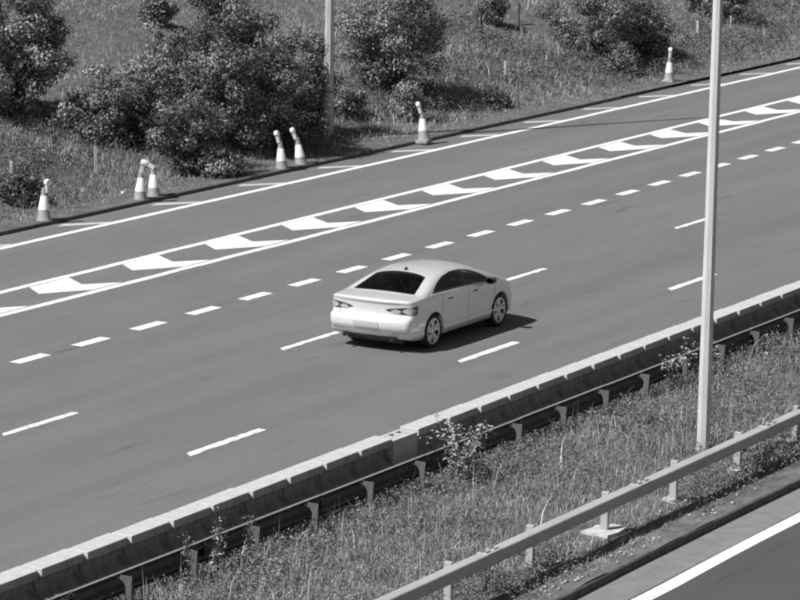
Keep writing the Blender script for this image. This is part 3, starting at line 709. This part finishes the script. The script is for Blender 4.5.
def root(o, d, n=160, L=1.6):
    """first hit of rays o + t d with the solid body; o, d (n,3)"""
    t = np.zeros(len(o))
    for _ in range(90):
        p = o + d*t[:, None]; v = solid(p[:, 0], p[:, 1], p[:, 2]); t += np.clip(v*.6, -.05, .08)
    return o + d*t[:, None]
def patch(name, O, Dn, m, parent, off=.004, smooth=True, thick=.004):
    """O, Dn (a,b,3) grids of ray starts and directions -> skin on the body, lifted by off"""
    a, b = O.shape[:2]; P = root(O.reshape(-1, 3), Dn.reshape(-1, 3)); g = grad(solid, P, .012); g /= np.linalg.norm(g, axis=1)[:, None] + 1e-9
    T = P + g*off; Bt = P + g*(off-thick); n = a*b; I = np.arange(n).reshape(a, b)
    F = [(I[i,j], I[i+1,j], I[i+1,j+1], I[i,j+1]) for i in range(a-1) for j in range(b-1)]
    rim = list(I[0, :]) + list(I[1:, -1]) + list(I[-1, -2::-1]) + list(I[-2:0:-1, 0])
    F += [(rim[k], rim[(k+1) % len(rim)], rim[(k+1) % len(rim)]+n, rim[k]+n) for k in range(len(rim))]
    mb = MB().add(np.concatenate([T, Bt]), F); return mb.build(name, m, parent, smooth)
def side_patch(name, s, xs_, zl, zh, m, parent, off=.004, nv=10):
    xs_ = np.array(xs_); v = np.linspace(0, 1, nv); Zg = np.array(zl)[:, None]*(1-v) + np.array(zh)[:, None]*v
    O = np.stack([np.repeat(xs_[:, None], nv, 1), np.full(Zg.shape, s*1.15), Zg], -1); Dn = np.zeros_like(O); Dn[..., 1] = -s
    return patch(name, O, Dn, m, parent, off)
def rear_patch(name, ys_, zl, zh, m, parent, off=.004, nv=10, x0=-2.6, sg=1):
    ys_ = np.array(ys_); v = np.linspace(0, 1, nv); Zg = np.array(zl)[:, None]*(1-v) + np.array(zh)[:, None]*v
    O = np.stack([np.full(Zg.shape, x0*1.0), np.repeat(ys_[:, None], nv, 1), Zg], -1); Dn = np.zeros_like(O); Dn[..., 0] = sg
    return patch(name, O, Dn, m, parent, off)
def top_patch(name, ys_, xl, xh, m, parent, off=.004, nv=14, tap=0.0):
    ys_ = np.array(ys_); v = np.linspace(0, 1, nv); Xg = np.array(xl)[:, None]*(1-v) + np.array(xh)[:, None]*v
    O = np.stack([Xg, np.repeat(ys_[:, None], nv, 1)*(1 - tap*v), np.full(Xg.shape, 1.65)], -1); Dn = np.zeros_like(O); Dn[..., 2] = -1
    return patch(name, O, Dn, m, parent, off)
def corner_patch(name, s, th, zl, zh, m, parent, off=.005, nv=8):
    th = np.radians(np.array(th)); v = np.linspace(0, 1, nv); Zg = np.array(zl)[:, None]*(1-v) + np.array(zh)[:, None]*v
    dx = -np.cos(th); dy = s*np.sin(th); c = np.array([-1.55, s*.10])
    O = np.stack([np.repeat((c[0]+dx*1.5)[:, None], nv, 1), np.repeat((c[1]+dy*1.5)[:, None], nv, 1), Zg], -1)
    Dn = np.stack([np.repeat(-dx[:, None], nv, 1), np.repeat(-dy[:, None], nv, 1), np.zeros(Zg.shape)], -1)
    return patch(name, O, Dn, m, parent, off)
# glass
up = SIDE[3:]; upx, upz = up[::-1, 0], up[::-1, 1]
lo = lambda x: np.interp(x, SIDE[:4, 0], SIDE[:4, 1]); hi = lambda x: np.interp(x, np.append([-1.38], upx), np.append([1.04], upz))
for s in (-1, 1):
    xa = np.linspace(-1.375, -.02, 22); xb = np.linspace(.05, 1.03, 18); xm = np.linspace(-.025, .055, 4)
    side_patch('rear_side_window', s, xa, lo(xa), np.maximum(hi(xa), lo(xa)+.004), m_glass, car, .003)
    side_patch('front_side_window', s, xb, lo(xb), np.maximum(hi(xb), lo(xb)+.004), m_glass, car, .003)
    side_patch('door_pillar', s, xm, lo(xm), hi(xm), m_trim, car, .005)
    xt = np.linspace(-1.40, 1.05, 30); side_patch('window_trim', s, xt, lo(xt)-.022, lo(xt)-.002, m_bright, car, .008, 3)
    # door seams and handles
    for xd, zt in ((.03, .99), (1.12, .93)):
        zz = np.linspace(.30, zt, 14); O = np.stack([np.stack([np.full(14, xd+q) - .06*(zz < .5)*(.5-zz)/.2*(xd > .5), np.full(14, s*1.15), zz], -1) for q in (-.004, .004)]); Dn = np.zeros_like(O); Dn[..., 1] = -s
        patch('door_seam', O, Dn, m_trim, car, .0015, True, .003)
    zz = np.linspace(.62, 1.0, 12); xc = -1.02 + .0*zz; O = np.stack([np.stack([xc+q, np.full(12, s*1.15), zz], -1) for q in (-.004, .004)]); Dn = np.zeros_like(O); Dn[..., 1] = -s
    patch('door_seam', O, Dn, m_trim, car, .0015, True, .003)
    xs_ = np.linspace(-1.0, 1.05, 24); side_patch('sill_strip', s, xs_, np.full(24, .365), np.full(24, .385), m_body, car, .014, 3)
    for xh in (-.80, .22):
        xs_ = np.linspace(xh, xh+.20, 6); side_patch('door_handle', s, xs_, np.full(6, .865), np.full(6, .888), m_trim, car, .010, 3)
yy = np.linspace(-.66, .66, 25); q = (np.abs(yy)/.66)**2
top_patch('rear_window', yy, -1.735+.05*q, -.955-.05*q - .03*q**4, m_rglass, car, .004, 16, .20)
top_patch('windscreen', yy*.98, 1.43-.14*q, .69+.06*q, m_glass, car, .004, 16)
yy = np.linspace(-.66, .66, 15); q = (np.abs(yy)/.66)**2
top_patch('rear_window_surround', yy, -1.760+.05*q, -1.737+.05*q, m_trim, car, .003, 3)
# rear: lights, plate, badge, seams, reflectors
for s in (-1, 1):
    th = np.linspace(20, 62, 18); u = (th-20)/42
    tl = corner_patch('tail_light', s, th, (.815-.07*np.sin(np.clip(u*2.2, 0, math.pi/2))), .82+.085*u**.6, m_tail, car, .006)
    for a0, a1, zz, hh in ((28, 41, .80, .042), (43, 58, .815, .062)):
        t2 = np.linspace(a0, a1, 8); v = np.sin(np.linspace(.25, math.pi-.25, 8)); corner_patch('lens', s, t2, zz-hh*v, zz+hh*v, m_tlens, tl, .010)
    yb = np.linspace(s*.52, s*.80, 8); rear_patch('bumper_reflector', yb, np.full(8, .405), np.full(8, .425), m_refl, car, .004, 3)
yb = np.linspace(-.27, .27, 8); rear_patch('number_plate', yb, np.full(8, .475), np.full(8, .585), m_plate, car, .010, 4)
for s in (-1, 1):
    zz = np.linspace(.655, .74, 6); O = np.stack([np.stack([np.full(6, -2.6), np.full(6, s*.66+q), zz], -1) for q in (-.003, .003)]); Dn = np.zeros_like(O); Dn[..., 0] = 1; patch('boot_seam', O, Dn, m_trim, car, .0015, True, .003)
yb = np.linspace(-.70, .70, 20); rear_patch('boot_seam', yb, np.full(20, .700), np.full(20, .709), m_refl, car, .0015, 3)
yb = np.linspace(-.62, .62, 20); rear_patch('boot_lip', yb, np.full(20, .955), np.full(20, .985), m_body, car, .007, 4)
yb = np.linspace(-.60, .60, 20); rear_patch('lower_valance', yb, np.full(20, .27), np.full(20, .315), m_trim, car, .004, 4)
for s in (-1, 1):
    o = MB().lathe([(.0, -.02), (.038, -.02), (.038, .03), (.03, .03), (.03, .0), (.0, .0)], 14, axis='x', cap=False).build('exhaust_tip', m_trim, car, True); o.location = (-2.28, s*.52, .265)
# antenna fin
MB().add([(-.90,-.022,1.335),(-.74,-.012,1.36),(-.74,.012,1.36),(-.90,.022,1.335),(-.885,0,1.412),(-.855,0,1.415)], [(0,1,5,4),(2,3,4,5),(1,2,5),(3,0,4),(3,2,1,0)]).build('antenna', m_trim, car)
# mirrors
for s in (-1, 1):
    mm = MB(); n = 14; V = []
    for i, (xo, k) in enumerate([(-.075, .80), (-.06, 1.0), (0, 1.0), (.05, .85), (.085, .4)]):
        for j in range(n):
            a = 2*math.pi*j/n; c, q = math.cos(a), math.sin(a)
            V.append((.80+xo, s*(1.005 + .105*k*math.copysign(abs(c)**.7, c)), 1.015 + .068*k*math.copysign(abs(q)**.7, q)))
    F = [(i*n+j, i*n+(j+1)%n, (i+1)*n+(j+1)%n, (i+1)*n+j) for i in range(4) for j in range(n)] + [tuple(range(n)), tuple(range(4*n, 5*n))]
    mi = MB().add(V, F).build('wing_mirror', m_trim, car, True)
    MB().add([(.725, s*(1.005+.08*math.cos(2*math.pi*j/12)), 1.015+.05*math.sin(2*math.pi*j/12)) for j in range(12)], [tuple(range(12))]).build('mirror_glass', m_chrome, mi)
    MB().tube([(.84, s*.84, .96), (.83, s*.93, .985)], [.03, .025], 8).build('mirror_stalk', m_trim, mi)
# wheels
def wheel(x, s):
    w = empty('wheel', (x, s*.795, WZ)); w.parent = car
    pr = [(.243,-.10),(.29,-.112),(.318,-.10),(.325,-.07),(.325,.07),(.318,.10),(.29,.112),(.243,.10)]
    MB().lathe(pr + [pr[0]], 36, axis='y', cap=False).build('tyre', m_tyre, w, True)
    MB().lathe([(.245,.098*s),(.252,.085*s),(.232,.07*s),(.222,-.08*s),(.0,-.07*s)], 36, axis='y', cap=False).build('barrel', m_trim, w, True)
    r = MB().lathe([(.250,.075*s),(.254,.10*s),(.230,.106*s),(.222,.08*s)], 36, axis='y', cap=False); r.lathe([(.001,.092*s),(.055,.088*s),(.062,.05*s)], 16, axis='y', cap=False)
    for k in range(5):
        for dd in (-.13, .13):
            a = 2*math.pi*k/5 + dd + .3; b = 2*math.pi*k/5 + dd*1.5 + .3; c0, c1 = np.array([math.cos(a), 0, math.sin(a)]), np.array([math.cos(b), 0, math.sin(b)])
            tn = np.array([-math.sin(a), 0, math.cos(a)])
            A = c0*.045; B_ = c1*.230; hw = .021; y0, y1 = np.array([0, .085*s, 0]), np.array([0, .045*s, 0])
            r.add([A-tn*hw+y0, A+tn*hw+y0, B_+tn*hw*1.1+y0, B_-tn*hw*1.1+y0, A-tn*hw+y1, A+tn*hw+y1, B_+tn*hw*1.1+y1, B_-tn*hw*1.1+y1], [(0,1,2,3),(7,6,5,4),(0,4,5,1),(1,5,6,2),(2,6,7,3),(3,7,4,0)])
    r.build('rim', m_rim, w, True)
for x in (WR, WF):
    for s in (-1, 1): wheel(x, s)
# underside and cabin
MB().box(-2.0, 2.0, -.60, .60, .15, .20).build('underbody', m_trim, car)
def seat(x, y, w):
    o = MB(); o.box(x, x+.52, y-w, y+w, .52, .64); o.add([(x-.02,y-w,.58),(x+.14,y-w,.60),(x-.10,y-w*.9,1.06),(x-.20,y-w*.9,1.05),(x-.02,y+w,.58),(x+.14,y+w,.60),(x-.10,y+w*.9,1.06),(x-.20,y+w*.9,1.05)], [(0,1,2,3),(7,6,5,4),(0,4,5,1),(1,5,6,2),(2,6,7,3),(3,7,4,0)])
    o.box(x-.22, x-.12, y-.11, y+.11, 1.07, 1.20); o.build('seat', m_inter, car, True, .02)
seat(.12, .37, .24); seat(.12, -.37, .24); seat(-.95, .36, .28); seat(-.95, -.36, .28)
MB().box(.95, 1.33, -.62, .62, .55, .90).build('dashboard', m_inter, car, False, .03)
